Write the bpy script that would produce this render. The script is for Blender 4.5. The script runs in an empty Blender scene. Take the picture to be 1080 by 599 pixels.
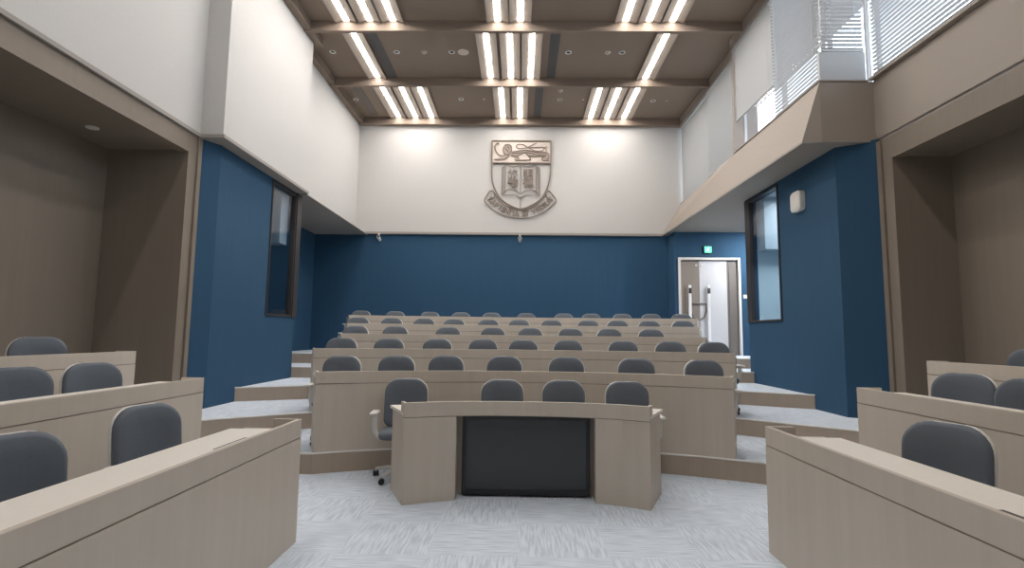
import bpy, bmesh, math, random
from mathutils import Vector, Matrix
random.seed(4)
C = bpy.context.scene.collection
PI = math.pi

# ------------------------------------------------------------------ materials
def nt(name):
    m = bpy.data.materials.new(name); m.use_nodes = True
    n = m.node_tree.nodes; l = m.node_tree.links
    return m, n, l, n['Principled BSDF']
def plain(name, col, rough=.6, metal=0, spec=.5, noise=.04, scale=30):
    m, n, l, b = nt(name)
    b.inputs['Roughness'].default_value = rough; b.inputs['Metallic'].default_value = metal
    b.inputs['Specular IOR Level'].default_value = spec
    tc = n.new('ShaderNodeTexCoord'); nz = n.new('ShaderNodeTexNoise'); nz.inputs['Scale'].default_value = scale
    mx = n.new('ShaderNodeMix'); mx.data_type = 'RGBA'
    mx.inputs['A'].default_value = (*[c*(1-noise) for c in col], 1); mx.inputs['B'].default_value = (*[min(1, c*(1+noise)) for c in col], 1)
    l.new(tc.outputs['Object'], nz.inputs['Vector']); l.new(nz.outputs['Fac'], mx.inputs['Factor']); l.new(mx.outputs['Result'], b.inputs['Base Color'])
    return m
def wood(name, col, dark=.88, rough=.45, stretch=(14, 14, .6)):
    m, n, l, b = nt(name)
    b.inputs['Roughness'].default_value = rough; b.inputs['Specular IOR Level'].default_value = .35
    tc = n.new('ShaderNodeTexCoord'); mp = n.new('ShaderNodeMapping'); mp.inputs['Scale'].default_value = stretch
    nz = n.new('ShaderNodeTexNoise'); nz.inputs['Scale'].default_value = 3; nz.inputs['Detail'].default_value = 6
    nz2 = n.new('ShaderNodeTexNoise'); nz2.inputs['Scale'].default_value = .8
    mx = n.new('ShaderNodeMix'); mx.data_type = 'RGBA'
    mx.inputs['A'].default_value = (*[c*dark for c in col], 1); mx.inputs['B'].default_value = (*col, 1)
    mx2 = n.new('ShaderNodeMix'); mx2.data_type = 'RGBA'; mx2.blend_type = 'MULTIPLY'; mx2.inputs['Factor'].default_value = .14
    l.new(tc.outputs['Object'], mp.inputs['Vector']); l.new(mp.outputs[0], nz.inputs['Vector']); l.new(mp.outputs[0], nz2.inputs['Vector'])
    l.new(nz.outputs['Fac'], mx.inputs['Factor']); l.new(mx.outputs['Result'], mx2.inputs['A']); l.new(nz2.outputs['Fac'], mx2.inputs['B'])
    l.new(mx2.outputs['Result'], b.inputs['Base Color'])
    return m
def carpet(name):
    m, n, l, b = nt(name)
    b.inputs['Roughness'].default_value = .95; b.inputs['Specular IOR Level'].default_value = .1
    tc = n.new('ShaderNodeTexCoord')
    ch = n.new('ShaderNodeTexChecker'); ch.inputs['Scale'].default_value = 1.6
    l.new(tc.outputs['Object'], ch.inputs['Vector'])
    outs = []
    for s in ((26, 2.2, 1), (2.2, 26, 1)):
        mp = n.new('ShaderNodeMapping'); mp.inputs['Scale'].default_value = s
        nz = n.new('ShaderNodeTexNoise'); nz.inputs['Scale'].default_value = 2.2; nz.inputs['Detail'].default_value = 3
        l.new(tc.outputs['Object'], mp.inputs['Vector']); l.new(mp.outputs[0], nz.inputs['Vector']); outs.append(nz)
    mf = n.new('ShaderNodeMix'); mf.data_type = 'FLOAT'
    l.new(ch.outputs['Fac'], mf.inputs['Factor']); l.new(outs[0].outputs['Fac'], mf.inputs['A']); l.new(outs[1].outputs['Fac'], mf.inputs['B'])
    cr = n.new('ShaderNodeValToRGB')
    cr.color_ramp.elements[0].position = .34; cr.color_ramp.elements[0].color = (.50, .56, .64, 1)
    cr.color_ramp.elements[1].position = .62; cr.color_ramp.elements[1].color = (.68, .75, .84, 1)
    l.new(mf.outputs['Result'], cr.inputs['Fac']); l.new(cr.outputs['Color'], b.inputs['Base Color'])
    return m
def emit(name, col, s):
    m, n, l, b = nt(name)
    b.inputs['Base Color'].default_value = (*col, 1); b.inputs['Emission Color'].default_value = (*col, 1); b.inputs['Emission Strength'].default_value = s
    return m
def glass(name, tint=(.9, .95, 1), alpha=.12):
    m, n, l, b = nt(name)
    out = n['Material Output']; tr = n.new('ShaderNodeBsdfTransparent'); tr.inputs[0].default_value = (*tint, 1)
    gl = n.new('ShaderNodeBsdfGlossy'); gl.inputs['Roughness'].default_value = .03
    mx = n.new('ShaderNodeMixShader'); mx.inputs[0].default_value = alpha
    l.new(tr.outputs[0], mx.inputs[1]); l.new(gl.outputs[0], mx.inputs[2]); l.new(mx.outputs[0], out.inputs['Surface'])
    return m
M = dict(
    white=plain('warm_white_panel', (.51, .50, .485), .7),
    desk=wood('pale_taupe_veneer', (.61, .54, .46), .95),
    top=plain('cream_laminate', (.84, .79, .72), .4),
    wallwood=wood('taupe_wall_veneer', (.235, .195, .155), .93, .55),
    riser=wood('step_veneer', (.46, .375, .30), .9),
    ceil=plain('brown_ceiling_panel', (.235, .18, .14), .7),
    fascia=plain('beige_fascia', (.31, .265, .228), .6),
    soffit=plain('grey_brown_soffit', (.30, .275, .25), .7),
    blue=wood('blue_fabric_wall', (.024, .080, .152), .96, .8, (20, 20, 1)),
    carpet=carpet('blue_grey_carpet'),
    chairg=plain('slate_upholstery', (.125, .145, .172), .8, noise=.08, scale=60),
    chairw=plain('white_plastic', (.72, .70, .66), .35),
    black=plain('black_plastic', (.015, .015, .017), .4),
    screen=plain('switched_off_screen', (.035, .042, .045), .25),
    dark=plain('dark_frame', (.045, .04, .04), .4),
    chrome=plain('brushed_steel', (.88, .88, .88), .35, .1),
    slat=plain('aluminium_slat', (.60, .60, .60), .45),
    blindpale=plain('pale_blind', (.46, .47, .475), .6),
    slot=plain('dark_grey_diffuser', (.10, .10, .10), .6),
    duct=plain('vent_slot_dark', (.17, .15, .135), .6),
    crest=plain('bronze_relief', (.21, .165, .135), .5),
    crestm=plain('mid_relief', (.33, .27, .23), .5),
    crestl=plain('pale_relief', (.62, .54, .48), .5),
    highlight_trim=plain('step_highlight_door_trim', (.72, .70, .67), .4),  # highlight of the step edges as a pale colour; also door frame trim
    doorleft=wood('grey_oak_door', (.31, .265, .228)),
    doorlight=plain('pale_glazed_door', (.62, .62, .63), .3),
    groove=plain('veneer_shadow_gap', (.26, .22, .19)),
    reflector=plain('matt_reflector', (.31, .26, .22), .8),
    strip=emit('led_strip', (1, .95, .90), 29),
    vest=emit('vestibule_fill_glow', (.95, .97, 1), 2500),  # glow of the unseen added disc beside the door
    down=emit('downlight_lens', (1, .92, .82), 4),
    exitg=emit('exit_green', (.08, .75, .42), 1.6),
    exitw=emit('exit_white', (.9, 1, .95), 1.6),
    glass=glass('clear_glass'), wglass=glass('window_glass', (.97, .98, 1), .05),
    booth=plain('booth_pale_wall', (.62, .72, .74), .7), boothd=plain('booth_grey_wall', (.42, .47, .5), .7),
)

# ------------------------------------------------------------------ mesh helpers
def setp(o, label=None, cat=None, group=None, kind=None):
    if label: o['label'] = label
    if cat: o['category'] = cat
    if group: o['group'] = group
    if kind: o['kind'] = kind
    return o
def obj(name, bm, mats, parent=None, bevel=0, smooth=False):
    me = bpy.data.meshes.new(name)
    bmesh.ops.recalc_face_normals(bm, faces=bm.faces[:])
    bm.to_mesh(me); bm.free()
    if not isinstance(mats, (list, tuple)): mats = [mats]
    for m in mats: me.materials.append(m)
    if smooth:
        for p in me.polygons: p.use_smooth = True
    o = bpy.data.objects.new(name, me); C.objects.link(o)
    if parent: o.parent = parent
    if bevel:
        b = o.modifiers.new('bevel', 'BEVEL'); b.width = bevel; b.segments = 2; b.limit_method = 'ANGLE'
    return o
def empty(name, loc=(0, 0, 0), rz=0):
    o = bpy.data.objects.new(name, None); C.objects.link(o); o.location = loc; o.rotation_euler.z = rz
    o.empty_display_size = .1
    return o
def BM(): return bmesh.new()
def box(bm, x0, x1, y0, y1, z0, z1, mi=0, M4=None):
    vs = [bm.verts.new((x, y, z)) for z in (z0, z1) for x, y in ((x0, y0), (x1, y0), (x1, y1), (x0, y1))]
    fs = [(3, 2, 1, 0), (4, 5, 6, 7), (0, 1, 5, 4), (1, 2, 6, 5), (2, 3, 7, 6), (3, 0, 4, 7)]
    for f in fs:
        fc = bm.faces.new([vs[i] for i in f]); fc.material_index = mi
    if M4 is not None: bmesh.ops.transform(bm, matrix=M4, verts=vs)
    return vs
def prism(bm, pts, z0, z1, side=0, top=0):
    """vertical prism over a plan polygon"""
    a = [bm.verts.new((x, y, z0)) for x, y in pts]; b = [bm.verts.new((x, y, z1)) for x, y in pts]
    n = len(pts)
    for i in range(n):
        f = bm.faces.new((a[i], a[(i+1) % n], b[(i+1) % n], b[i])); f.material_index = side
    f1 = bm.faces.new(b); f1.material_index = top
    f2 = bm.faces.new(a[::-1]); f2.material_index = side
    f1.normal_update(); f2.normal_update()
    bmesh.ops.triangulate(bm, faces=[f1, f2])
def ribbon(bm, P, Q, z0, z1, side=0):
    """solid strip between plan polylines P and Q"""
    prism(bm, list(P) + list(Q)[::-1], z0, z1, side, side)
def strip_off(P, d0, d1, z0, z1, bm, dirs, side=0):
    A = [(p[0]+d[0]*d0, p[1]+d[1]*d0) for p, d in zip(P, dirs)]; B = [(p[0]+d[0]*d1, p[1]+d[1]*d1) for p, d in zip(P, dirs)]
    for i in range(len(A)-1):
        vs = [bm.verts.new((x, y, z)) for z in (z0, z1) for x, y in (A[i], A[i+1], B[i+1], B[i])]
        quads = [(3, 2, 1, 0), (4, 5, 6, 7), (0, 1, 5, 4), (2, 3, 7, 6)]
        if i == 0: quads.append((3, 0, 4, 7))
        if i == len(A)-2: quads.append((1, 2, 6, 5))
        for f in quads: bm.faces.new([vs[k] for k in f])
    bmesh.ops.remove_doubles(bm, verts=bm.verts[:], dist=1e-5)
def tube(bm, pts, r, n=8, cap=True, rx=None):
    """round (or elliptical) tube along 3-D points"""
    pts = [Vector(p) for p in pts]; rings = []
    rad = r if isinstance(r, (list, tuple)) else [r]*len(pts)
    up0 = None
    for i, p in enumerate(pts):
        t = (pts[min(i+1, len(pts)-1)] - pts[max(i-1, 0)]).normalized()
        if up0 is None: up0 = Vector((0, 0, 1)) if abs(t.z) < .9 else Vector((1, 0, 0))
        s = t.cross(up0).normalized(); u = s.cross(t).normalized(); up0 = u
        rings.append([bm.verts.new(p + s*math.cos(2*PI*k/n)*rad[i] + u*math.sin(2*PI*k/n)*(rx or rad[i])) for k in range(n)])
    for a, b in zip(rings, rings[1:]):
        for k in range(n): bm.faces.new((a[k], a[(k+1) % n], b[(k+1) % n], b[k]))
    if cap: bm.faces.new(rings[0][::-1]); bm.faces.new(rings[-1])
def cyl(bm, c, r, z0, z1, n=20, r2=None, M4=None):
    r2 = r if r2 is None else r2
    a = [bm.verts.new((c[0]+r*math.cos(2*PI*k/n), c[1]+r*math.sin(2*PI*k/n), z0)) for k in range(n)]
    b = [bm.verts.new((c[0]+r2*math.cos(2*PI*k/n), c[1]+r2*math.sin(2*PI*k/n), z1)) for k in range(n)]
    for k in range(n): bm.faces.new((a[k], a[(k+1) % n], b[(k+1) % n], b[k]))
    bm.faces.new(a[::-1]); bm.faces.new(b)
    if M4 is not None: bmesh.ops.transform(bm, matrix=M4, verts=a+b)
def struct(name, bm, m, parent=None, bevel=0):
    o = obj(name, bm, m, parent, bevel)
    if not parent: o['kind'] = 'structure'
    return o

# ------------------------------------------------------------------ shell of the room
XL, XLP, XR, XRN, XRF = -4.6, -4.27, 5.0, 4.25, 4.42      # upper wall planes
ZL, ZC, ZB = 4.3, 7.56, 7.36                              # lip, ceiling, beam bottoms
bm = BM(); box(bm, -7.4, 7.4, -4, 15, -.2, 0); struct('floor', bm, M['carpet'])
# tiers: carpeted treads with veneer risers
def arc(Y0, sag, hw, cx=.04, n=14):
    return [(cx + hw*(-1+2*i/n), Y0 + sag*(1-(-1+2*i/n)**2)) for i in range(n+1)]
T = [0, .21, .42, .63, .83, 1.04]
ROWS = [(5.75, .5, 2.25), (7.25, .5, 2.88), (8.75, .48, 3.02), (10.25, .48, 3.42), (11.75, .45, 3.88)]
fronts = [
    [(-2.86, -3.9), (-2.86, 4.9), (-2.38, 5.75)] + arc(*ROWS[0]) + [(2.54, 5.63), (2.9, 4.9), (2.9, -3.9)],
    [(-4.0, -3.9), (-4.0, 6.42), (-3.88, 6.5)] + arc(*ROWS[1]) + [(3.98, 6.42), (4.05, 6.3), (4.05, -3.9)],
    [(-7.2, 8.28), (-4.46, 8.28), (-3.49, 8.74)] + arc(*ROWS[2]) + [(3.6, 8.75), (4.56, 8.3), (7.2, 8.3)],
    [(-7.2, 10.35), (-3.8, 10.33)] + arc(*ROWS[3]) + [(3.8, 10.4), (7.2, 10.4)],
    [(-7.2, 11.8)] + arc(*ROWS[4]) + [(7.2, 11.8)],
]
for k, fr in enumerate(fronts):
    bm = BM(); x1, x0 = 7.2, -7.2
    if fr[0][1] < 0: poly = fr + [(x1, -3.9), (x1, 14.7), (x0, 14.7), (x0, -3.9)]
    else: poly = fr + [(x1, 14.7), (x0, 14.7)]
    prism(bm, poly, T[k], T[k+1], 0, 1)
    struct('floor_tier_%d' % (k+1), bm, [M['riser'], M['carpet']])
    # added pale tube along the step edge; the edge highlight put into its colour
    vis = [p for p in fr if p[1] > 4]
    P = [Vector((p[0], p[1], T[k+1]+.004)) for p in vis]
    bm = BM(); tube(bm, P, .011, 6)
    struct('trim_%d' % (k+1), bm, M['highlight_trim'])

# left upper wall, in three planes
bm = BM(); prism(bm, [(XL, -4), (XL, 7.22), (XLP, 7.22), (XLP, 10.15), (XL, 10.15), (XL, 14.5), (XL-.35, 14.5), (XL-.35, -4)], ZL, ZC+.2)
struct('wall_left', bm, M['white'])
bm = BM(); prism(bm, [(XL+.04, -4), (XL+.04, 7.18), (XLP+.04, 7.18), (XLP+.04, 10.19), (XL+.04, 10.19), (XL+.04, 14.36), (XL-.3, 14.36), (XL-.3, -4)], ZL-.05, ZL)
struct('trim_6', bm, M['soffit'])
bm = BM(); box(bm, -7.2, XL-.30, 7.3, 14.6, ZL-.05, ZL+.2); box(bm, XL-.30, XLP, 10.19, 14.4, ZL-.06, ZL-.045); struct('ceiling_left_aisle', bm, M['soffit'])
# back wall: blue below, white above
bm = BM(); box(bm, -7.2, 4.05, 14.42, 14.6, 0, ZL); struct('wall_back_blue', bm, M['blue'])
bm = BM(); box(bm, XL, 4.6, 14.36, 14.6, ZL+.02, ZC+.2); struct('wall_back', bm, M['white'])
bm = BM(); box(bm, XL, 3.92, 14.33, 14.42, ZL-.04, ZL+.02); struct('trim_7', bm, M['soffit'])
# vestibule wall with the double door
bm = BM()
DX0, DX1, DZ = 4.20, 5.70, 3.53
box(bm, 4.05, DX0-.06, 13.8, 14.6, 0, ZL-.01); box(bm, DX1+.06, 7.2, 13.8, 14.0, 0, ZL-.01); box(bm, DX0-.06, DX1+.06, 13.8, 14.0, DZ+.06, ZL-.01)
struct('wall_back_vestibule', bm, M['blue'])
# left recess corner
bm = BM(); box(bm, -7.2, -5.75, 10.4, 14.42, 0, ZL); struct('wall_left_aisle', bm, M['blue'])
# outer shell so that no daylight leaks in
bm = BM(); box(bm, -7.5, -7.2, -4, 15, -.2, ZL+.3); struct('wall_left_outer', bm, M['white'])
bm = BM(); box(bm, 7.2, 7.5, -4, 15, -.2, ZL+.3); struct('wall_right_outer', bm, M['white'])
bm = BM(); box(bm, -7.5, 7.5, -4.2, -4, -.2, ZC+.2); struct('wall_front', bm, M['white'])
bm = BM(); box(bm, -7.5, 7.5, 14.6, 14.8, -.2, ZL+.3); struct('wall_back_outer', bm, M['white'])

# booths: blue piers that carry a window in their side face
def booth(s, xf, xn, wy0, wy1, yend, pale, side):
    """s=-1 left / 1 right; xf side face, xn near corner at the portal"""
    X = lambda v: s*v
    bm = BM(); t = .14
    def b(x0, x1, y0, y1, z0, z1, mi=0): box(bm, min(X(x0), X(x1)), max(X(x0), X(x1)), y0, y1, z0, z1, mi)
    b(xf, xf+t, 7.5, wy0, 0, ZL); b(xf, xf+t, wy0, wy1, 0, 1.82); b(xf, xf+t, wy0, wy1, 4.2, ZL); b(xf, xf+t, wy1, yend, 0, ZL)
    pts = [(X(xf), 7.5), (X(xn), 7.24), (X(7.2), 7.24), (X(7.2), 7.5)]
    prism(bm, pts if s > 0 else pts[::-1], 0, ZL)
    b(xf+t, 7.2, yend-.12, yend, 0, ZL)
    struct('wall_%s_pier' % side, bm, M['blue'])
    bm = BM(); b(xf+t, 7.1, yend-.16, yend-.12, 0, ZL, 0); b(7.0, 7.1, 7.6, yend-.16, 0, ZL, 0)
    b(xf+t, 7.0, 7.6, yend-.16, 4.22, 4.28, 1)
    b(xf+t, 7.0, yend-.5, yend-.16, 3.2, 4.22, 1)
    struct('wall_%s_booth' % side, bm, pale)
def frame_rect(bm, X, y0, y1, z0, z1, w, d, s):
    a, b_ = sorted((X, X+s*d))
    box(bm, a, b_, y0, y0+w, z0, z1); box(bm, a, b_, y1-w, y1, z0, z1); box(bm, a, b_, y0+w, y1-w, z0, z0+w); box(bm, a, b_, y0+w, y1-w, z1-w, z1)
booth(-1, 4.45, 4.6, 9.12, 10.12, 10.3, [M['blue'], M['boothd']], 'left')
booth(1, 4.55, 5.0, 9.2, 10.4, 10.55, [M['booth'], M['boothd']], 'right')
for i, (X, s, y0, y1) in enumerate([(-4.45, -1, 9.12, 10.12), (4.55, 1, 9.2, 10.4)]):
    bm = BM(); frame_rect(bm, X-s*.02, y0, y1, 1.80, 4.22, .035, .09, s)
    w = struct('window_%d' % (i+1), bm, M['dark'])
    bm = BM(); x = X+s*.03; box(bm, x-.004, x+.004, y0+.03, y1-.03, 1.83, 4.19); obj('pane', bm, M['glass'], w)
# dark cover plate of the window jamb, outside
bm = BM(); box(bm, -4.47, -4.41, 10.12, 10.32, 1.80, ZL-.05); struct('trim_8', bm, M['dark'])
bm = BM(); box(bm, 4.53, 4.57, 10.4, 10.56, 1.80, ZL-.05); struct('trim_9', bm, M['dark'])
L = bpy.data.lights.new('booth_lamp', 'AREA'); L.energy = 60; L.size = 1.2; L.color = (.85, .95, 1)
o = bpy.data.objects.new('booth_lamp', L); o.location = (5.6, 9.3, 4.15); C.objects.link(o); o['kind'] = 'structure'

t = empty('downlight', (6.15, 12.7, ZL-.03)); setp(t, 'added unseen glowing disc in the aisle soffit, brightening the double door wall', 'downlight')  # unseen light added to brighten the door and the blue wall beside it
bm = BM(); cyl(bm, (0, 0), .08, -.012, 0); obj('trim_ring', bm, M['chairw'], t); bm = BM(); cyl(bm, (0, 0), .06, -.016, -.012); obj('lamp', bm, M['vest'], t)
# side portals: veneer frame and deep recess
def portal(s, xf, xb, zt, side):
    bm = BM()
    def b(x0, x1, y0, y1, z0, z1): box(bm, min(s*x0, s*x1), max(s*x0, s*x1), y0, y1, z0, z1)
    b(xf, xb, 6.94, 7.24, 0, ZL-.05)                      # jamb
    b(xf, xf+.12, -3.9, 6.94, zt, ZL-.05)                 # head
    b(xf+.12, xb, -3.9, 6.94, zt+.02, zt+.12)             # recess ceiling
    b(xb, xb+.1, -3.9, 7.24, 0, ZL-.05)                   # recess back
    struct('wall_%s_recess' % side, bm, M['wallwood'])
    bm = BM()
    b(xf-.03, xf, 7.16, 7.24, 0, ZL-.05); b(xf-.03, xf, 6.94, 6.99, 0, zt+.05); b(xf-.03, xf, -3.9, 6.94, zt, zt+.05)
    struct('trim_%d' % (10 if s < 0 else 11), bm, M['wallwood'])
portal(-1, 4.6, 5.68, 3.96, 'left')
portal(1, 5.0, 5.75, 3.93, 'right')
bm = BM(); box(bm, 5.02, 7.2, -4, 7.26, ZL-.05, ZL+.2); struct('ceiling_right_recess', bm, M['soffit'])
bm = BM(); box(bm, -7.2, -4.95, -4, 7.3, ZL-.05, ZL+.2); struct('ceiling_left_recess', bm, M['soffit'])

# right upper wall: slanted fascia below a run of windows
bm = BM()
def vq(*p): return bm.faces.new([bm.verts.new(q) for q in p])
sz = 5.16
vq((4.0, 7.34, ZL), (3.89, 14.4, ZL), (XRF, 14.4, sz), (XRF, 10.3, sz), (XRN, 10.3, sz), (XRN, 7.28, sz))
for q_ in bm.faces: q_.normal_update()
bmesh.ops.triangulate(bm, faces=bm.faces[:])
vq((XRN, 7.28, ZL), (XRN, 7.28, sz), (5.0, 7.28, sz), (5.0, 7.28, ZL)); vq((XRN, 7.28, ZL), (4.0, 7.34, ZL), (XRN, 7.28, sz))
vq((XRN, 7.28, sz), (XRN, 10.3, sz), (XRN+.5, 10.3, sz), (XRN+.5, 7.28, sz)); vq((XRF, 10.3, sz), (XRF, 14.4, sz), (XRF+.4, 14.4, sz), (XRF+.4, 10.3, sz))
vq((5.0, 7.28, ZL), (5.0, 7.28, sz), (5.0, -4, sz), (5.0, -4, ZL)); vq((5.0, 7.28, sz), (5.3, 7.28, sz), (5.3, -4, sz), (5.0, -4, sz))
vq((4.7, 7.3, sz), (4.7, 14.4, sz), (4.7, 14.4, ZL), (4.7, 7.3, ZL))
vq((5.3, 7.28, sz), (5.3, -4, sz), (5.3, -4, ZL), (5.3, 7.28, ZL))
struct('wall_right', bm, M['fascia'])
bm = BM()
prism(bm, [(4.0, 7.34), (XRN, 7.28), (5.02, 7.28), (7.2, 7.28), (7.2, 13.8), (3.9, 13.8)], ZL-.03, ZL)
box(bm, 3.89, 4.06, 13.8, 14.42, ZL-.03, ZL)
box(bm, 4.7, 7.3, 7.3, 14.6, ZL, ZL+.1)
struct('ceiling_right_aisle', bm, M['soffit'])
# window ledge over the near fascia
bm = BM(); box(bm, 4.93, 5.3, -4, 7.25, sz, sz+.035); struct('trim_12', bm, M['fascia'])
bm = BM(); box(bm, XRN-.02, XRN+.3, 7.26, 10.3, sz, sz+.02); box(bm, XRF-.02, XRF+.3, 10.3, 14.36, sz, sz+.02); box(bm, XRN+.3, 4.93, 7.26, 7.5, sz, sz+.02); struct('trim_13', bm, M['fascia'])
# mullions / piers between windows
def upwin(idx, X0, Y0, X1, Y1):
    """window frame with glass between two plan points (axis aligned)"""
    bm = BM(); z0, z1 = sz+.02, 7.40; w = .05; d = .05
    along = abs(Y1-Y0) > abs(X1-X0)
    def b(u0, u1, za, zb, dd=d):
        if along: box(bm, X0-dd/2, X0+dd/2, Y0+u0, Y0+u1, za, zb)
        else: box(bm, X0+u0, X0+u1, Y0-dd/2, Y0+dd/2, za, zb)
    Lg = abs(Y1-Y0) if along else abs(X1-X0)
    b(0, w, z0, z1); b(Lg-w, Lg, z0, z1); b(w, Lg-w, z0, z0+w); b(w, Lg-w, z1-w, z1)
    o = struct('window_%d' % idx, bm, M['slat'])
    bm = BM(); b(w, Lg-w, z0+w, z1-w, .006); obj('pane', bm, M['wglass'], o)
gx = .22
upwin(3, XRF+gx, 12.25, XRF+gx, 14.34); upwin(4, XRF+gx, 10.34, XRF+gx, 12.25)
upwin(5, XRN+gx, 8.68, XRN+gx, 10.28); upwin(6, XRN+gx, 7.5, XRN+gx, 8.68)
upwin(7, XRN+gx+.05, 7.48, 5.12, 7.48)
for i, (a, b_) in enumerate([(5.3, 7.42), (3.1, 5.26), (.9, 3.06), (-1.3, .86), (-3.9, -1.34)]): upwin(8+i, 5.2, a, 5.2, b_)
bm = BM(); box(bm, XRN, XRF+.3, 10.24, 10.32, sz, 7.5)
struct('trim_14', bm, M['fascia'])
bm = BM(); prism(bm, [(5.02, -4), (5.02, 7.3), (XRN-.03, 7.3), (XRN-.03, 10.3), (XRF-.03, 10.3), (XRF-.03, 14.36), (6, 14.36), (6, -4)], 7.34, ZC+.2)
struct('trim_15', bm, M['fascia'])
bm = BM(); box(bm, 4.602, 6, 14.36, 14.6, ZL+.12, ZC+.2); struct('wall_right_end', bm, M['white'])

# ceiling panels, beams
bm = BM(); box(bm, -5.1, 6, -4, 14.6, ZC, ZC+.15); struct('ceiling', bm, M['ceil'])
BY = [9.66, 11.92, 14.2, 7.40, 5.14, 2.88, .62, -1.64]
n = 16
for i, y in enumerate(BY):
    bm = BM(); xl = XLP if 7.22 < y < 10.15 else XL
    box(bm, xl, 5 if y < 7.45 else (XRN if y < 10.3 else XRF), y, y+(.09 if i != 2 else .16), ZB, ZC)
    struct('trim_%d' % n, bm, M['ceil']); n += 1
bm = BM()
prism(bm, [(XL, -4), (XL, 7.22), (XLP, 7.22), (XLP, 10.15), (XL, 10.15), (XL, 14.36), (XL+.14, 14.36), (XL+.14, 10.29), (XLP+.14, 10.29), (XLP+.14, 7.08), (XL+.14, 7.08), (XL+.14, -4)], ZB+.02, ZC-.001)
struct('trim_%d' % n, bm, M['ceil']); n += 1

# ------------------------------------------------------------------ ceiling fittings
def led_parts(t, Lg):
    bm = BM(); box(bm, -.06, .06, 0, Lg, -.018, 0); obj('housing', bm, M['chairw'], t)
    bm = BM(); box(bm, -.05, .05, .004, Lg-.004, -.026, -.018); obj('diffuser', bm, M['strip'], t)
    bm = BM()
    for s in (-1, 1):
        prof = [(.062, -.004), (.21, -.054), (.21, -.062), (.062, -.012)]
        a = [bm.verts.new((s*x, 0, z)) for x, z in prof]; b_ = [bm.verts.new((s*x, Lg, z)) for x, z in prof]
        for i in range(4): bm.faces.new((a[i], a[(i+1) % 4], b_[(i+1) % 4], b_[i]))
        bm.faces.new(a); bm.faces.new(b_[::-1])
    obj('reflector', bm, M['reflector'], t)
def led(x, y0, y1, label):
    t = empty('ceiling_light', (x, y0, ZC)); setp(t, label, 'ceiling light', 'linear ceiling lights')
    led_parts(t, y1-y0)
bayname = {0: 'nearest bay', 1: 'second bay', 2: 'bay by the crest'}
pos = [(0, 7.52, 9.62, [(-3.43, 'outermost of the three at left'), (-2.97, 'middle of the three at left'), (-2.52, 'innermost of the three at left'),
         (-.49, 'left one of the centre pair'), (-.05, 'right one of the centre pair'),
         (1.97, 'innermost of the three at right'), (2.42, 'middle of the three at right'), (2.87, 'outermost of the three at right')]),
       (1, 9.78, 11.88, [(-3.43, 'alone at left beside a vent slot'), (-.75, 'left one of the centre three'), (-.27, 'middle one of the centre three'), (.19, 'right one of the centre three'), (2.88, 'alone at right')]),
       (2, 12.04, 14.16, [(-3.45, 'outermost of the three at left'), (-2.98, 'middle of the three at left'), (-2.53, 'innermost of the three at left'),
         (-.53, 'left one of the centre pair'), (-.06, 'right one of the centre pair'),
         (1.9, 'innermost of the three at right'), (2.36, 'middle of the three at right'), (2.82, 'outermost of the three at right')])]
for b_, y0, y1, xs in pos:
    for x, d in xs: led(x, y0, y1, 'bright ceiling strip in the %s, %s' % (bayname[b_], d))
for y0 in (5.26, 3.0, .74, -1.52):      # bays over and behind the camera
    for x in (-3.2, -.27, 2.6):
        t = empty('ceiling_light', (x, y0, ZC)); setp(t, 'linear ceiling light in a bay above the camera, out of view', 'ceiling light', 'linear lights above the camera')
        led_parts(t, 2.12)
for x, y0, y1, m, d in [(-3.07, 9.78, 11.9, 'slot', 'beside the lone left light in the second ceiling bay'), (.66, 9.78, 11.9, 'slot', 'right of the centre lights in the second ceiling bay'),
                     (-4.1, 12.04, 14.0, 'duct', 'at the far left of the last ceiling bay'), (.42, 12.04, 14.16, 'slot', 'right of the centre lights in the last ceiling bay')]:
    t = empty('air_vent', (x, y0, ZC)); setp(t, 'long dark slot vent ' + d, 'vent', 'slot vents')
    bm = BM(); w = .1
    box(bm, -w, -w+.015, 0, y1-y0, -.014, 0); box(bm, w-.015, w, 0, y1-y0, -.014, 0); box(bm, -w, w, 0, .015, -.014, 0); box(bm, -w, w, y1-y0-.015, y1-y0, -.014, 0)
    obj('frame', bm, M[m], t)
    bm = BM(); box(bm, -w+.015, w-.015, .015, y1-y0-.015, -.006, 0)
    for k in (-.05, 0, .05): box(bm, k-.006, k+.006, .015, y1-y0-.015, -.013, -.006)
    obj('grille', bm, M[m], t)
spots = [(-4.11, 10.78, 0, 'second ceiling bay, left of the lone left light'), (-2.72, 10.78, 0, 'second ceiling bay, just right of the left vent slot'),
         (-1.53, 10.78, 0, 'second ceiling bay, next to the round speaker'), (.98, 10.78, 0, 'second ceiling bay, right of the centre vent slot'),
         (2.13, 10.78, 0, 'second ceiling bay, left of the lone right light'), (-4.33, 13.1, 0, 'last ceiling bay, far left corner'),
         (-1.58, 13.05, 0, 'last ceiling bay, left of centre'), (.97, 13.05, 0, 'last ceiling bay, right of the centre vent slot'), (3.37, 13.1, 0, 'last ceiling bay, right of the right lights'),
         (-2.13, 10.78, 1, 'second ceiling bay, left of centre'), (1.82, 10.78, 1, 'second ceiling bay, right of centre'), (.95, 12.55, 1, 'last ceiling bay, near the beam right of centre'),
         (-.99, 13.05, 2, 'last ceiling bay, left of the centre lights'), (1.56, 13.05, 2, 'last ceiling bay, left of the right lights'), (3.72, 13.1, 2, 'last ceiling bay, far right'), (-1.28, 10.78, 3, 'second ceiling bay')]
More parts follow.
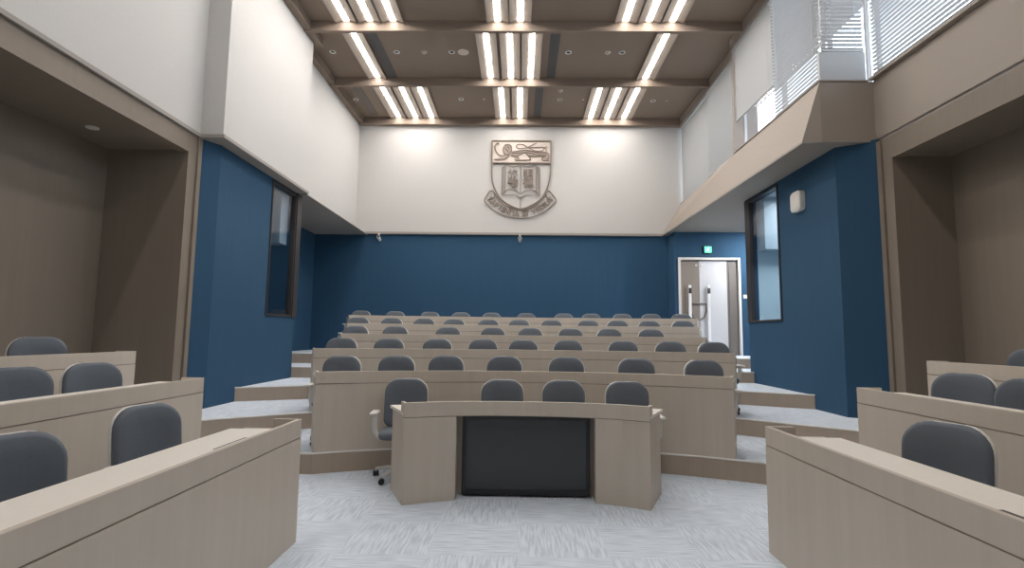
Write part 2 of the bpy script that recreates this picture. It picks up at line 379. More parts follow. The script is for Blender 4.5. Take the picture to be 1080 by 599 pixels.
for x, y, k, d in spots:
    nm, cat, lab, r = [('downlight', 'downlight', 'round downlight in the ', .07), ('smoke_detector', 'smoke detector', 'white smoke detector in the ', .065),
                  ('sprinkler', 'sprinkler', 'tiny sprinkler head in the ', .03), ('ceiling_speaker', 'speaker', 'round pale ceiling speaker in the ', .12)][k]
    t = empty(nm, (x, y, ZC+(.004 if k == 2 else 0))); setp(t, lab + d, cat, nm.replace('_', ' ') + 's of the ceiling')
    bm = BM()
    if k == 0:
        nn = 20; rr = [(r, 0), (r, -.012), (r*.72, -.014), (r*.6, -.004)]
        rings = [[bm.verts.new((a*math.cos(2*PI*j/nn), a*math.sin(2*PI*j/nn), z)) for j in range(nn)] for a, z in rr]
        for A, B in zip(rings, rings[1:]):
            for j in range(nn): bm.faces.new((A[j], A[(j+1) % nn], B[(j+1) % nn], B[j]))
        obj('trim_ring', bm, M['chairw'], t)
        bm = BM(); cyl(bm, (0, 0), r*.6, -.006, -.001); obj('lamp', bm, M['black'], t)
    else:
        cyl(bm, (0, 0), r, -.012, 0); obj('base', bm, M['crestl'], t)
        bm = BM(); cyl(bm, (0, 0), r*.5, -.04 if k == 1 else -.018, -.012, r2=r*.85); obj('cover', bm, M['crestl'], t)
t = empty('downlight', (-5.27, 6.16, 3.98)); setp(t, 'round downlight in the ceiling of the left timber recess', 'downlight')
bm = BM(); cyl(bm, (0, 0), .07, -.012, 0); obj('trim_ring', bm, M['chairw'], t); bm = BM(); cyl(bm, (0, 0), .045, -.015, -.012); obj('lamp', bm, M['chairw'], t)

# ------------------------------------------------------------------ blinds
def blind(name, label, cat, p0, p1, z0, z1, m, ang, pitch=.045, width=.042, group=None, box_=False):
    dx, dy = p1[0]-p0[0], p1[1]-p0[1]; Lg = math.hypot(dx, dy)
    t = empty(name, (p0[0], p0[1], 0), math.atan2(dy, dx)); setp(t, label, cat, group)
    bm = BM(); box(bm, 0, Lg, -.03, .03, z1-.05, z1); obj('headrail', bm, m, t)
    bm = BM(); box(bm, 0, Lg, -.02, .02, z0, z0+.025); obj('bottom_rail', bm, m, t)
    bm = BM(); k = z0+.04
    while k < z1-.06:
        R_ = Matrix.Translation((0, 0, k)) @ Matrix.Rotation(ang, 4, 'X')
        box(bm, .004, Lg-.004, -width/2, width/2, -.0012, .0012, 0, R_); k += pitch
    obj('slats', bm, m, t)
    bm = BM()
    for u in (.12, Lg-.12): box(bm, u-.003, u+.003, -.024, -.022, z0+.02, z1-.05)
    obj('cord', bm, m, t)
blind('venetian_blind', 'pale closed blind in the upper right window nearest the crest wall', 'blind', (XRF+.04, 14.3), (XRF+.04, 12.22), sz+.03, 7.34, M['blindpale'], -1.25)
blind('venetian_blind', 'pale blind ending above the sill, second upper window from the crest wall', 'blind', (XRF+.0, 12.18), (XRF+.0, 10.36), sz+.10, 7.34, M['blindpale'], -1.12)
blind('venetian_blind', 'half lowered pale blind over a sunlit strip of glass, upper right', 'blind', (XRN+.04, 10.22), (XRN+.04, 8.72), 5.80, 7.34, M['blindpale'], -1.25)
blind('venetian_blind', 'grey blind with wide gaps on the inner side of the upper window corner', 'blind', (XRN+.04, 8.66), (XRN+.04, 7.34), sz+.03, 7.34, M['slat'], -.12, .062, .05)
blind('venetian_blind', 'narrow blind facing the camera above a white cover, upper right corner', 'blind', (XRN+.08, 7.33), (4.93, 7.33), 5.64, 7.34, M['slat'], -.35, .062, .05)
blind('venetian_blind', 'bright silver blind of the nearest upper right window', 'blind', (5.0, 7.25), (5.0, 5.2), sz+.05, 7.34, M['slat'], -.14, .062, .055)
for a, b_ in ((5.16, 3.0), (2.96, .8), (.76, -1.4)):
    blind('venetian_blind', 'silver blind of an upper right window beside the camera, out of view', 'blind', (5.0, a), (5.0, b_), sz+.05, 7.34, M['slat'], -.14, .062, .055, 'blinds beside the camera')
bm = BM(); box(bm, XRN+.02, 4.93, 7.30, 7.36, sz+.03, 5.62)
setp(obj('window_cover_panel', bm, M['blindpale'], None, .006), 'white box panel under the narrow blind at the upper window corner', 'panel')

# ------------------------------------------------------------------ desks
def desk(front, dirs, z0, label, group=None, h=.87, depth=.44, ends=(True, True), overh=.0, worktrim=(0, 0)):
    t = empty('lecture_desk', (0, 0, 0)); setp(t, label, 'desk', group)
    zt = z0+h
    bm = BM(); strip_off(front, 0, .03, z0, zt-.137, bm, dirs); obj('front_panel', bm, M['desk'], t)
    bm = BM(); strip_off(front, .006, .026, zt-.137, zt-.130, bm, dirs); obj('shadow_gap', bm, M['groove'], t)
    bm = BM(); strip_off(front, 0, .03, zt-.130, zt, bm, dirs); obj('top_rail', bm, M['desk'], t, .003)
    bm = BM(); strip_off(front, .03, depth, zt-.07, zt-.04, bm, dirs); obj('worktop', bm, M['top'], t, .003)
    bm = BM()
    n_ = max(2, int(len(front)//4))
    for e, on in ((0, ends[0]), (-1, ends[1])):
        if not on: continue
        p, d = Vector(front[e]), Vector(dirs[e]); q = Vector(front[1 if e == 0 else -2]); a = (q-p).normalized()*.03
        A, B = p, p+d*depth
        bm = BM(); prism(bm, [tuple(A+d*.03), tuple(A+d*.03+a), tuple(B+a), tuple(B)], z0, zt-.07); 
        prism(bm, [tuple(A+d*.03), tuple(A+d*.03+a), tuple(A+d*.2+a), tuple(A+d*.2)], zt-.07, zt)
        obj('end_panel', bm, M['desk'], t, .003)
    return t
rowlab = ['front central row', 'second central row', 'third central row', 'fourth central row', 'rearmost central row']
for k, (Y0, sg, hw) in enumerate(ROWS):
    cx = .04
    P = arc(Y0, sg, hw, cx, 28); D = [(.45*(x-cx)/hw, 1) for x, y in P]
    P = [(x, y+.004) for x, y in P]
    # front panel stands on the tier edge
    t = desk(P, D, T[k+1], 'long curved taupe veneer desk of the %s' % rowlab[k], 'curved tiered desks')
    nleg = 3
    for j in range(1, nleg+1):
        i = j*28//(nleg+1); x, y = P[i]; 
        bm = BM(); box(bm, x-.015, x+.015, y+.03, y+.36, T[k+1], T[k+1]+.80); obj('support_panel', bm, M['desk'], t)
sides = [(-1, 1.6, 0, 3.93, 'left', 'front'), (1, 1.77, 0, 3.9, 'right', 'front'), (-1, 2.9, 1, 4.86, 'left', 'middle'), (1, 2.95, 1, 4.72, 'right', 'middle'), (-1, 4.02, 2, 5.5, 'left', 'rear'), (1, 4.10, 2, 5.42, 'right', 'rear')]
for s, X, tr, Y, side, w in sides:
    P = [(s*X, Y), (s*X, 3.0), (s*X, 1.0), (s*X, -1.8)]; D = [(s*1., 0)]*4
    t = desk(P, D, T[tr], '%s straight taupe veneer desk on the %s side of the room' % (w, side), 'straight side desks', depth=.42)
    if tr == 0:
        # worktop stops short of the end panel
        wt = [c for c in t.children if c.name.startswith('worktop')][0]
        for v in wt.data.vertices:
            if v.co.y > Y-.01: v.co.y = Y-.20
        ep = [c for c in t.children if c.name.startswith('end_panel')][0]
    if (s, tr) == (-1, 0):
        bm = BM(); box(bm, -1.752, -1.740, 3.06, 3.42, .8302, .8312); setp(obj('cable_slot', bm, M['dark'], t), 'narrow dark slot in the worktop')
    if (s, tr) == (1, 0):
        bm = BM(); box(bm, 1.90, 1.93, 1.9, 2.2, .8302, .8312); setp(obj('cable_slot', bm, M['dark'], t), 'narrow dark slot in the worktop')

# teacher's table with the built in monitor
t = empty('lectern_table', (0.06, 4.9, 0)); setp(t, 'curved taupe veneer teaching table with a built in black monitor, centre of the floor', 'table')
tx, ty = .06, 4.9
F = [(-1.03, 4.78), (-.80, 4.87), (-.58, 4.935), (-.25, 4.975), (.06, 4.985), (.38, 4.97), (.70, 4.925), (.93, 4.85), (1.15, 4.74)]
F = [(x-tx, y-ty) for x, y in F]
Dd = [(.44*x/1.09, 1) for x, y in F]
h = .885
bm = BM(); strip_off(F, 0, .03, h-.130, h, bm, Dd); obj('top_rail', bm, M['desk'], t, .003)
bm = BM(); strip_off(F, .006, .026, h-.136, h-.130, bm, Dd); obj('shadow_gap', bm, M['groove'], t)
bm = BM(); strip_off(F[:3], 0, .03, 0, h-.136, bm, Dd[:3]); box(bm, F[2][0]-.02, F[2][0], F[2][1]+.028, F[2][1]+.2, 0, h-.136); obj('front_panel', bm, M['desk'], t)
bm = BM(); strip_off(F[6:], 0, .03, 0, h-.136, bm, Dd[6:]); box(bm, F[6][0], F[6][0]+.02, F[6][1]+.028, F[6][1]+.2, 0, h-.136); obj('front_panel', bm, M['desk'], t)
bm = BM(); strip_off(F, .03, .50, h-.115, h-.085, bm, [(d[0]*1.12, 1) for d in Dd]); obj('worktop', bm, M['top'], t, .003)
for e in (0, -1):
    x, y = F[e]; sx = -1 if e == 0 else 1
    bm = BM(); prism(bm, [(x+Dd[e][0]*.03, y+.03), (x+Dd[e][0]*.03-sx*.03, y+.03), (x+Dd[e][0]*.5-sx*.03, y+.5), (x+Dd[e][0]*.5, y+.5)], 0, h-.115)
    prism(bm, [(x+Dd[e][0]*.03, y+.03), (x+Dd[e][0]*.03-sx*.03, y+.03), (x+Dd[e][0]*.13-sx*.03, y+.13), (x+Dd[e][0]*.13, y+.13)], h-.115, h)
    obj('end_panel', bm, M['desk'], t, .003)
bm = BM(); box(bm, -.66, .66, .26, .28, 0, h-.115); obj('back_panel', bm, M['desk'], t)
m_ = empty('monitor', (.067, 5.06, .02)); setp(m_, 'large black switched off monitor set into the front of the teaching table', 'monitor')
W2, H2 = .60, .715
bm = BM()
box(bm, -W2, -W2+.035, 0, .07, 0, H2); box(bm, W2-.035, W2, 0, .07, 0, H2); box(bm, -W2+.035, W2-.035, 0, .07, 0, .045); box(bm, -W2+.035, W2-.035, 0, .07, H2-.03, H2); box(bm, -W2+.035, W2-.035, .03, .07, .045, H2-.03)
obj('bezel', bm, M['black'], m_, .003)
bm = BM(); box(bm, -W2+.035, W2-.035, .012, .03, .045, H2-.03); obj('screen', bm, M['screen'], m_)

# ------------------------------------------------------------------ chairs
def rrect(w, h, r, n=6, rt=None):
    rt = rt or r; pts = []
    for cx, cz, a0, rr in ((w/2-rt, h-rt, 0, rt), (-w/2+rt, h-rt, 90, rt), (-w/2+r, r, 180, r), (w/2-r, r, 270, r)):
        for k in range(n+1):
            a = math.radians(a0+90*k/n); pts.append((cx+rr*math.cos(a), cz+rr*math.sin(a)))
    return pts
def pad(w, h, r, rt, th, curve, lean, zb, yoff, grow=0):
    """curved rounded-rectangle back pad; faces -Y"""
    bm = BM(); pts = rrect(w, h, r, 6, rt); loops = []
    def pos_(x, z, y):
        yy = y + curve*(x/(w/2))**2*-1 + lean*z
        return (x, yoff+yy, zb+z)
    layers = [(.90, -th/2), (.975, -th*.36), (1, 0), (.975, th*.36), (.90, th/2)]
    cz = h/2
    for s, y in layers: loops.append([bm.verts.new(pos_(x*s, cz+(z-cz)*s, y)) for x, z in pts])
    for a, b_ in zip(loops, loops[1:]):
        for i in range(len(a)): bm.faces.new((a[i], a[(i+1) % len(a)], b_[(i+1) % len(a)], b_[i]))
    for lp, y in ((loops[0], -th/2), (loops[-1], th/2)):
        prev = lp
        for s in (.6, .3):
            cur = [bm.verts.new(pos_(x*s, cz+(z-cz)*s, y)) for x, z in pts]
            for i in range(len(lp)): bm.faces.new((prev[i], prev[(i+1) % len(lp)], cur[(i+1) % len(lp)], cur[i]))
            prev = cur
        c = bm.verts.new(pos_(0, cz, y))
        for i in range(len(lp)): bm.faces.new((prev[i], prev[(i+1) % len(lp)], c))
    return bm
def make_chair():
    t = empty('swivel_chair'); 
    obj('backrest', pad(.465, .52, .09, .15, .06, .035, .10, .49, .20), M['chairg'], t, smooth=True)
    obj('back_shell', pad(.478, .521, .10, .155, .030, .035, .10, .488, .234), M['chairw'], t, smooth=True)
    bm = BM(); vs = rrect(.47, .46, .1, 6)
    lo = [[bm.verts.new((x*s, z*s-.25+.0 if False else (z-.23)*s-.03, zz)) for x, z in vs] for s, zz in ((.93, .43), (1, .45), (1, .475), (.93, .50), (.5, .507))]
    for a, b_ in zip(lo, lo[1:]):
        for i in range(len(a)): bm.faces.new((a[i], a[(i+1) % len(a)], b_[(i+1) % len(a)], b_[i]))
    bm.faces.new(lo[0][::-1]); bm.faces.new(lo[-1])
    obj('seat', bm, M['chairg'], t, smooth=True)
    bm = BM(); tube(bm, [(0, .02, .41), (0, .18, .41), (0, .27, .46), (0, .275, .62)], .028, 8); obj('back_support', bm, M['chairw'], t, smooth=True)
    for s in (-1, 1):
        bm = BM(); tube(bm, [(s*.19, .0, .42), (s*.26, .0, .43), (s*.295, .0, .48), (s*.30, .0, .56), (s*.30, .0, .66)], .02, 8, rx=.028)
        a = obj('armrest', bm, M['chairw'], t, smooth=True)
        bm = BM(); box(bm, s*.30-.04, s*.30+.04, -.13, .12, .66, .685); obj('arm_pad', bm, M['chairw'], a, .008)
    bm = BM(); cyl(bm, (0, 0), .028, .10, .42); cyl(bm, (0, 0), .09, .395, .43); obj('gas_column', bm, M['chrome'], t)
    bm = BM(); cyl(bm, (0, 0), .05, .08, .13, 16)
    for k in range(5):
        a = 2*PI*k/5+.3; tube(bm, [(.03*math.cos(a), .03*math.sin(a), .105), (.17*math.cos(a), .17*math.sin(a), .098), (.30*math.cos(a), .30*math.sin(a), .078)], [.028, .022, .016], 8)
    bs = obj('star_base', bm, M['chairw'], t, smooth=True)
    for k in range(5):
        a = 2*PI*k/5+.3; R_ = Matrix.Translation((.30*math.cos(a), .30*math.sin(a), .03)) @ Matrix.Rotation(a+.7, 4, 'Z') @ Matrix.Rotation(PI/2, 4, 'Y')
        bm = BM(); cyl(bm, (0, 0), .03, -.026, -.006, 14, M4=R_); cyl(bm, (0, 0), .03, .006, .026, 14, M4=R_); cyl(bm, (0, 0), .012, -.006, .006, 10, M4=R_)
        obj('caster', bm, M['black'], bs)
    return t
proto = make_chair(); used = [False]
def copy_tree(o, parent=None):
    c = o.copy(); C.objects.link(c)
    if parent: c.parent = parent
    for ch in list(o.children): copy_tree(ch, c)
    return c
def chair(x, y, z, rz, label, group):
    if used[0]: c = copy_tree(proto)
    else: c = proto; used[0] = True
    c.location = (x, y, z); c.rotation_euler = (0, 0, rz); setp(c, label, 'chair', group); return c
words = ['leftmost', 'second from left', 'third from left', 'fourth from left', 'fifth from left', 'sixth from left', 'seventh from left', 'eighth from left', 'ninth from left', 'tenth from left']
chair(-1.22, 5.66, 0, .12, 'grey swivel chair with white armrest showing at the left end of the teaching table', 'chairs at the teaching table')
for x, y, r, l in [(-.18, 5.68, .04, 'grey swivel chair left of centre behind the teaching table'), (.48, 5.68, -.03, 'grey swivel chair right of centre behind the teaching table'), (1.16, 5.62, -.05, 'grey swivel chair behind the right end of the teaching table')]:
    chair(x, y, 0, r, l, 'chairs at the teaching table')
cx_rows = [[-2.2, -1.58, -.96, -.21, .6, 1.48, 2.25], [-2.72, -2.04, -1.32, -.59, .05, .76, 1.61, 2.31, 2.92], [-2.97, -2.29, -1.34, -.52, .19, .95, 1.66, 2.4],
    [-3.39, -2.74, -2.06, -1.42, -.69, -.03, .68, 1.46, 2.09, 2.73, 3.38], [-3.81, -3.01, -2.2, -1.44, -.69, .15, 1.07, 1.74, 2.47, 3.13, 3.81]]
for k, xs in enumerate(cx_rows):
    Y0, sg, hw = ROWS[k]
    for j, x in enumerate(xs):
        y = Y0 + sg*(1-min(1.1, (x/hw)**2)) + .62
        w = 'rightmost' if j == len(xs)-1 else words[j]
        d = {2: ' half hidden', }.get(-1, '')
        chair(x, y, T[k+1], -x/hw*.12 + random.uniform(-.06, .06), 'grey swivel chair behind the %s desk, %s in that row' % (rowlab[k], w), 'chairs of the ' + rowlab[k])
def aim(x, y, f=.5):
    # blend of facing the room and facing the stage
    return 0
for bx, by, z, rz, l in [
    (-2.52, 3.56, 0, 1.28, 'grey chair with pale shell edge at the far end of the front left side desk'),
    (-2.42, 2.50, 0, 1.2, 'dark chair cut by the left picture edge at the front left side desk'),
    (-3.74, 4.58, .21, 1.22, 'grey chair near the far end of the middle left side desk'),
    (-3.80, 3.94, .21, 1.15, 'dark chair at the picture edge behind the middle left side desk'),
    (-4.84, 5.24, .42, 1.0, 'dark chair inside the timber recess behind the rear left side desk'),
    (2.56, 3.24, 0, -1.16, 'dark chair with white shell edge at the front right side desk'),
    (3.80, 4.60, .21, -1.14, 'dark chair near the far end of the middle right side desk'),
    (3.82, 4.00, .21, -1.1, 'dark chair mostly beyond the right picture edge behind the middle right side desk'),
    (4.88, 5.05, .42, -1.05, 'dark chair inside the timber recess behind the rear right side desk')]:
    x, y = bx+math.sin(rz)*.26, by-math.cos(rz)*.26        # the backrest stands .26 m behind the chair's centre
    chair(x, y, z, rz, l, 'chairs of the side desks')

# ------------------------------------------------------------------ door, exit sign, small fittings
d = empty('door_1', (0, 0, 0)); d['kind'] = 'structure'
bm = BM(); z0 = T[5]
box(bm, DX0-.06, DX0, 13.77, 13.95, z0, DZ+.06); box(bm, DX1, DX1+.06, 13.77, 13.95, z0, DZ+.06); box(bm, DX0, DX1, 13.77, 13.95, DZ, DZ+.06)
obj('door_frame', bm, M['highlight_trim'], d)
mid = 4.70
bm = BM(); box(bm, DX0+.01, mid-.004, 13.84, 13.89, z0+.01, DZ-.01); lf = obj('door_leaf', bm, M['doorleft'], d, .003); lf['label'] = 'grey wood veneer left leaf'
bm = BM(); box(bm, mid+.004, 5.42, 13.84, 13.89, z0+.01, DZ-.01); rt = obj('door_leaf', bm, M['doorlight'], d, .003); rt['label'] = 'pale right leaf'
bm = BM(); box(bm, 5.42, DX1-.005, 13.84, 13.89, z0+.01, DZ-.01); box(bm, 5.47, 5.49, 13.825, 13.84, z0+.01, DZ-.01); sp_ = obj('side_panel', bm, M['duct'], d); sp_['label'] = 'dark brown narrow side panel'
for x, za, zb, leaf in ((4.43, 2.0, 2.86, lf), (4.92, 1.40, 2.86, rt)):
    bm = BM(); box(bm, x-.035, x+.035, 13.765, 13.80, za, zb)
    for zz in (za+.1, zb-.1): box(bm, x-.012, x+.012, 13.80, 13.84, zz-.02, zz+.02)
    hd = obj('pull_handle', bm, M['chrome'], leaf, .006)
    bm = BM(); box(bm, x-.036, x+.036, 13.758, 13.765, zb-.22, zb-.08); obj('grip_band', bm, M['dark'], hd) if False else (setp(obj('lock_plate', bm, M['dark'], leaf), 'dark plate near the top of the handle'))
bm = BM(); sh = [(4.46, 2.38), (4.86, 2.38), (4.86, 2.18), (4.80, 2.02), (4.66, 1.93), (4.52, 2.02), (4.46, 2.18), (4.46, 2.38)]
tube(bm, [(x, 13.825, z) for x, z in sh], .022, 6); s1 = obj('shield_emblem', bm, M['duct'], d); s1['label'] = 'grey shield outline across both leaves'
bm = BM(); box(bm, 4.60, 4.645, 13.81, 13.84, DZ-.16, DZ-.12); box(bm, 4.755, 4.80, 13.81, 13.84, DZ-.16, DZ-.12); obj('door_closer', bm, M['highlight_trim'], d)

e = empty('exit_sign', (4.92, 13.80, 3.80)); setp(e, 'small glowing green exit sign above the double door', 'sign')
bm = BM(); box(bm, -.11, .11, -.04, 0, -.10, .10); obj('case', bm, M['black'], e, .004)
bm = BM(); box(bm, -.09, .09, -.044, -.04, -.08, .08); obj('panel', bm, M['exitg'], e)
bm = BM()   # running figure
cyl(bm, (0, 0), .014, 0, .003, 10, M4=Matrix.Translation((.012, -.0445, .05)) @ Matrix.Rotation(PI/2, 4, 'X'))
tube(bm, [(.005, -.046, .035), (-.005, -.046, -.005)], .011, 6)
tube(bm, [(-.005, -.046, -.005), (.02, -.046, -.025), (.012, -.046, -.055)], .007, 6); tube(bm, [(-.005, -.046, -.005), (-.025, -.046, -.03), (-.05, -.046, -.035)], .007, 6)
tube(bm, [(.005, -.046, .028), (.032, -.046, .01)], .006, 6); tube(bm, [(.003, -.046, .028), (-.03, -.046, .02)], .006, 6)
obj('running_figure', bm, M['exitw'], e)

s_ = empty('light_switch', (5.87, 13.80, 2.57)); setp(s_, 'small white light switch on the blue wall right of the double door', 'switch')
bm = BM(); box(bm, -.05, .05, -.012, 0, -.05, .05); obj('plate', bm, M['chairw'], s_, .004); bm = BM(); box(bm, -.02, .02, -.02, -.012, -.03, .03); obj('rocker', bm, M['chairw'], s_, .003)
s_ = empty('light_switch', (5.25, 10.388, 2.35)); setp(s_, 'white thermostat switch seen through the right side window', 'switch')
bm = BM(); box(bm, -.05, .05, -.012, 0, -.05, .05); obj('plate', bm, M['chairw'], s_, .004); bm = BM(); box(bm, -.02, .02, -.02, -.012, -.03, .03); obj('rocker', bm, M['chairw'], s_, .003)

w = empty('wall_speaker', (4.55, 8.485, 3.72), 0); setp(w, 'white rounded box speaker on the right blue pier', 'speaker')
def rbox(w_, h_, r, y0, y1):
    bm = BM(); pts = [(x, z-h_/2) for x, z in rrect(w_, h_, r, 5)]
    lp = [[bm.verts.new((y, x*s, z*s)) for x, z in pts] for y, s in ((y0, .94), (y0+.01, 1), (y1, 1))]
    for a, b_ in zip(lp, lp[1:]):
        for i in range(len(a)): bm.faces.new((a[i], a[(i+1) % len(a)], b_[(i+1) % len(a)], b_[i]))
    bm.faces.new(lp[0][::-1]); bm.faces.new(lp[-1]); return bm
obj('case', rbox(.30, .33, .07, -.09, 0), M['chairw'], w)
obj('grille', rbox(.25, .28, .06, -.097, -.088), M['chairw'], w)

for (x, l) in ((-3.93, 'small white security camera under the white back wall, at the left'), (-.03, 'small white security camera under the white back wall, below the crest')):
    c = empty('security_camera', (x, 14.33, 4.26)); setp(c, l, 'camera')
    bm = BM(); box(bm, -.03, .03, -.05, 0, -.02, 0); box(bm, -.012, .012, -.04, -.015, -.07, -.02); obj('mount', bm, M['chairw'], c)
    bm = BM(); cyl(bm, (0, 0), .045, -.16, .04, 16, M4=Matrix.Translation((0, -.05, -.11)) @ Matrix.Rotation(PI/2-.3, 4, 'X')); obj('body', bm, M['chairw'], c)
    bm = BM(); cyl(bm, (0, 0), .03, 0.04, .052, 16, M4=Matrix.Translation((0, -.05, -.11)) @ Matrix.Rotation(PI/2-.3, 4, 'X')); obj('lens', bm, M['black'], c)

# ------------------------------------------------------------------ the crest
K = empty('wall_crest', (-.03, 14.34, 5.8)); setp(K, 'large bronze relief crest with lion, open book and motto ribbon on the white back wall', 'crest')
def cp(cx, cy):           # drawing units (5 per picture pixel) to crest-plane metres
    px, py = 490+cx/4.99, 130+cy/4.99
    return (-.04+(px-549)*.0266+.03, 6.905-(py-150)*.02712-5.8)
def stroke(name, lines, r, m, y=-.02, lab=None, depth=.03):
    bm = BM()
    for ln in lines:
        p = [Vector((cp(*q)[0], y, cp(*q)[1])) for q in ln]
        tube(bm, p, r, 6)
    o = obj(name, bm, m, K, smooth=False)
    if lab: o['label'] = lab
    return o
def smooth_line(pts, n=6):
    out = []; P = [pts[0]]+list(pts)+[pts[-1]]
    for i in range(1, len(P)-2):
        for k in range(n):
            t_ = k/n; a, b_, c, d_ = P[i-1], P[i], P[i+1], P[i+2]
            out.append(tuple(.5*((2*b_[j])+(-a[j]+c[j])*t_+(2*a[j]-5*b_[j]+4*c[j]-d_[j])*t_*t_+(-a[j]+3*b_[j]-3*c[j]+d_[j])*t_**3) for j in (0, 1)))
    return out+[pts[-1]]
S = smooth_line
stroke('shield_outline', [[(146, 95), (455, 95)], [(147, 212), (453, 212)],
    S([(146, 95), (146, 210), (148, 290), (162, 345), (195, 400), (240, 432), (297, 452), (350, 435), (400, 402), (433, 350), (450, 290), (455, 210), (455, 95)])], .024, M['crest'])
bm = BM(); q = [cp(*p) for p in ((150, 99), (451, 99), (451, 208), (150, 208))]
vs = [bm.verts.new((x, y, z)) for y in (-.012, 0) for x, z in q]
for f in ((0, 1, 2, 3), (7, 6, 5, 4), (0, 4, 5, 1), (1, 5, 6, 2), (2, 6, 7, 3), (3, 7, 4, 0)): bm.faces.new([vs[i] for i in f])
obj('chief_panel', bm, M['crestl'], K)
g = lambda x, y: (100+x/2.4, 50+y/2.4)   # second zoom (12 per pixel) to drawing units
def g2(x, y): return ((510+x/11.98-490)*4.99, (140+y/11.98-130)*4.99)
stroke('lion', [
    [g2(*p) for p in S([(360, 250), (430, 240), (520, 225), (600, 235), (700, 255), (800, 260), (830, 300), (800, 345)])],
    [g2(*p) for p in S([(355, 270), (430, 262), (520, 250), (600, 262), (690, 285), (780, 290)])],
    [g2(*p) for p in S([(270, 160), (330, 160), (355, 190), (350, 240), (310, 280), (265, 270), (250, 220), (265, 180)])],
    [g2(*p) for p in S([(300, 180), (325, 200), (300, 230), (285, 205), (320, 250)])],
    [g2(*p) for p in S([(250, 300), (200, 290), (160, 240), (145, 180), (175, 140), (200, 150)])],
    [g2(*p) for p in S([(330, 270), (290, 330), (200, 350), (140, 345)])], [g2(*p) for p in S([(350, 290), (420, 300), (450, 340), (410, 352), (580, 350), (590, 330), (550, 260)])],
    [g2(*p) for p in S([(790, 290), (740, 330), (760, 355), (830, 355)])], [g2(*p) for p in S([(350, 300), (420, 300), (520, 255), (590, 300), (780, 300)])]], .020, M['crest'], -.022)
bm = BM()
for poly in ([(350,245),(430,236),(520,222),(600,232),(700,250),(800,256),(825,290),(700,288),(590,300),(540,250),(470,290),(400,305),(350,300)],
             [(262,165),(330,158),(358,190),(350,245),(345,300),(290,340),(200,350),(150,340),(200,325),(255,310),(250,220)],
             [(700,288),(825,290),(800,345),(830,356),(760,356),(740,335),(775,310)], [(350,295),(420,300),(440,352),(400,352),(390,320)]):
    a = [cp(*g2(*p)) for p in poly]
    v0 = [bm.verts.new((x, -.024, z)) for x, z in a]; v1 = [bm.verts.new((x, -.008, z)) for x, z in a]
    f_ = [bm.faces.new(v0), bm.faces.new(v1[::-1])]
    for i in range(len(a)): bm.faces.new((v0[i], v0[(i+1) % len(a)], v1[(i+1) % len(a)], v1[i]))
    for q_ in f_: q_.normal_update()
    bmesh.ops.triangulate(bm, faces=f_)
obj('lion_body', bm, M['crestm'], K)
stroke('tail', [[g2(*p) for p in S([(800, 240), (760, 190), (690, 190), (560, 195), (460, 205), (415, 185), (440, 150), (500, 155), (560, 190), (660, 235), (740, 235), (760, 205)])],
    [g2(*p) for p in S([(560, 190), (620, 160), (670, 135)])], [g2(*p) for p in S([(760, 200), (800, 180)])]], .013, M['crest'], -.025)
stroke('book', [[(200, 238), (200, 380), (270, 380), (297, 392), (325, 380), (396, 380), (396, 238)],
    S([(200, 238), (225, 225), (255, 232), (297, 222)]), S([(396, 238), (372, 225), (340, 232), (297, 222)]), [(297, 222), (297, 372)], [(217, 232), (217, 360)], [(378, 232), (378, 360)],
    S([(210, 368), (235, 352), (270, 356), (297, 372), (325, 356), (355, 352), (385, 368)]), [(208, 238), (208, 376)], [(388, 238), (388, 376)]], .014, M['crest'])
stroke('ribbon', [S([(135, 362), (122, 385), (110, 408), (125, 430), (165, 462), (225, 490), (297, 501), (370, 490), (430, 460), (470, 425), (483, 405), (465, 378), (452, 362)]),
    S([(135, 362), (150, 358), (163, 372), (195, 415), (245, 445), (297, 456), (350, 445), (398, 415), (430, 372), (440, 358), (452, 362)]),
    S([(163, 372), (160, 392), (130, 405)]), S([(430, 372), (435, 392), (465, 405)])], .017, M['crest'])
stroke('bookmark', [[(275, 383), (297, 398), (320, 383)], [(297, 392), (297, 448)]], .014, M['crest'])
def text_mesh(s, size):
    cu = bpy.data.curves.new('t', 'FONT'); cu.body = s; cu.size = size; cu.extrude = .012; cu.align_x = 'CENTER'; cu.align_y = 'CENTER'; cu.offset = .008
    o = bpy.data.objects.new('t', cu); C.objects.link(o)
    dg = bpy.context.evaluated_depsgraph_get(); dg.update()
    me = bpy.data.meshes.new_from_object(o.evaluated_get(dg)); bpy.data.objects.remove(o)
    bm = BM(); bm.from_mesh(me); bpy.data.meshes.remove(me)
    return bm
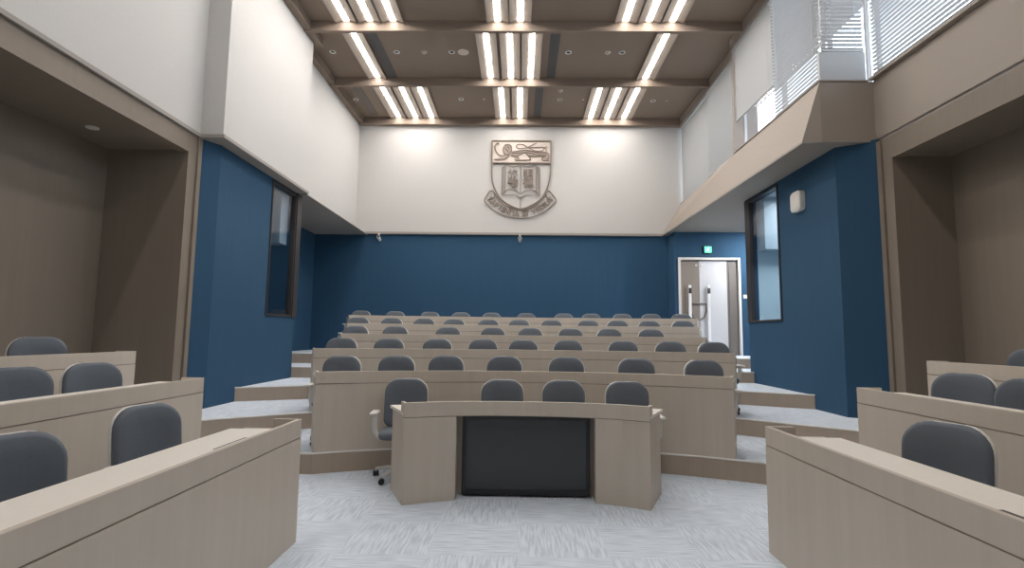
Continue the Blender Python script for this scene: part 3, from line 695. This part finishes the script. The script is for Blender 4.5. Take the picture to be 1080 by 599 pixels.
for ch, x, y in (('格', 257, 276), ('物', 257, 322), ('明', 336, 272), ('德', 336, 320)):
    bm = text_mesh(ch, .30)
    X, Z = cp(x, y); bmesh.ops.transform(bm, matrix=Matrix.Translation((X, -.012, Z)) @ Matrix.Rotation(PI/2, 4, 'X'), verts=bm.verts[:])
    obj('book_character', bm, M['crest'], K)
motto = 'SAPIENTIA ET VIRTUS'; n_ = len(motto)
for i, ch in enumerate(motto):
    if ch == ' ': continue
    u = -1+2*i/(n_-1); x = 297+u*158; y = 479-98*u*u*.72-6*u**4
    ang = math.atan2(2*u*98*.72/158*1.02, 1)
    bm = text_mesh(ch, .20)
    X, Z = cp(x, y); bmesh.ops.transform(bm, matrix=Matrix.Translation((X, -.012, Z)) @ Matrix.Rotation(-ang*-1, 4, 'Y').inverted() @ Matrix.Rotation(PI/2, 4, 'X'), verts=bm.verts[:])
    obj('motto_letter', bm, M['crest'], K)

# ------------------------------------------------------------------ light, sky, camera
w = bpy.data.worlds.new('sky'); bpy.context.scene.world = w; w.use_nodes = True
bg = w.node_tree.nodes['Background']; bg.inputs[0].default_value = (.80, .90, 1, 1); bg.inputs[1].default_value = 3.6

cam = bpy.data.cameras.new('camera'); co = bpy.data.objects.new('camera', cam); C.objects.link(co)
f = 555.; cam.sensor_width = 36; cam.lens = f/1080*36; cam.clip_start = .05
pitch, yaw, roll = math.atan(54/f), math.atan(9/f), math.radians(.65)
fw = Vector((-math.sin(yaw)*math.cos(pitch), math.cos(yaw)*math.cos(pitch), math.sin(pitch)))
rt_ = Vector((math.cos(yaw), math.sin(yaw), 0)); up = rt_.cross(fw)
r2 = rt_*math.cos(roll)+up*math.sin(roll); u2 = up*math.cos(roll)-rt_*math.sin(roll)
co.matrix_world = Matrix(((r2.x, u2.x, -fw.x, 0), (r2.y, u2.y, -fw.y, 0), (r2.z, u2.z, -fw.z, 1.5), (0, 0, 0, 1)))
bpy.context.scene.camera = co
vs_ = bpy.context.scene.view_settings
vs_.view_transform = 'Standard'; vs_.look = 'None'; vs_.gamma = 1; vs_.use_curve_mapping = False; vs_.exposure = .32
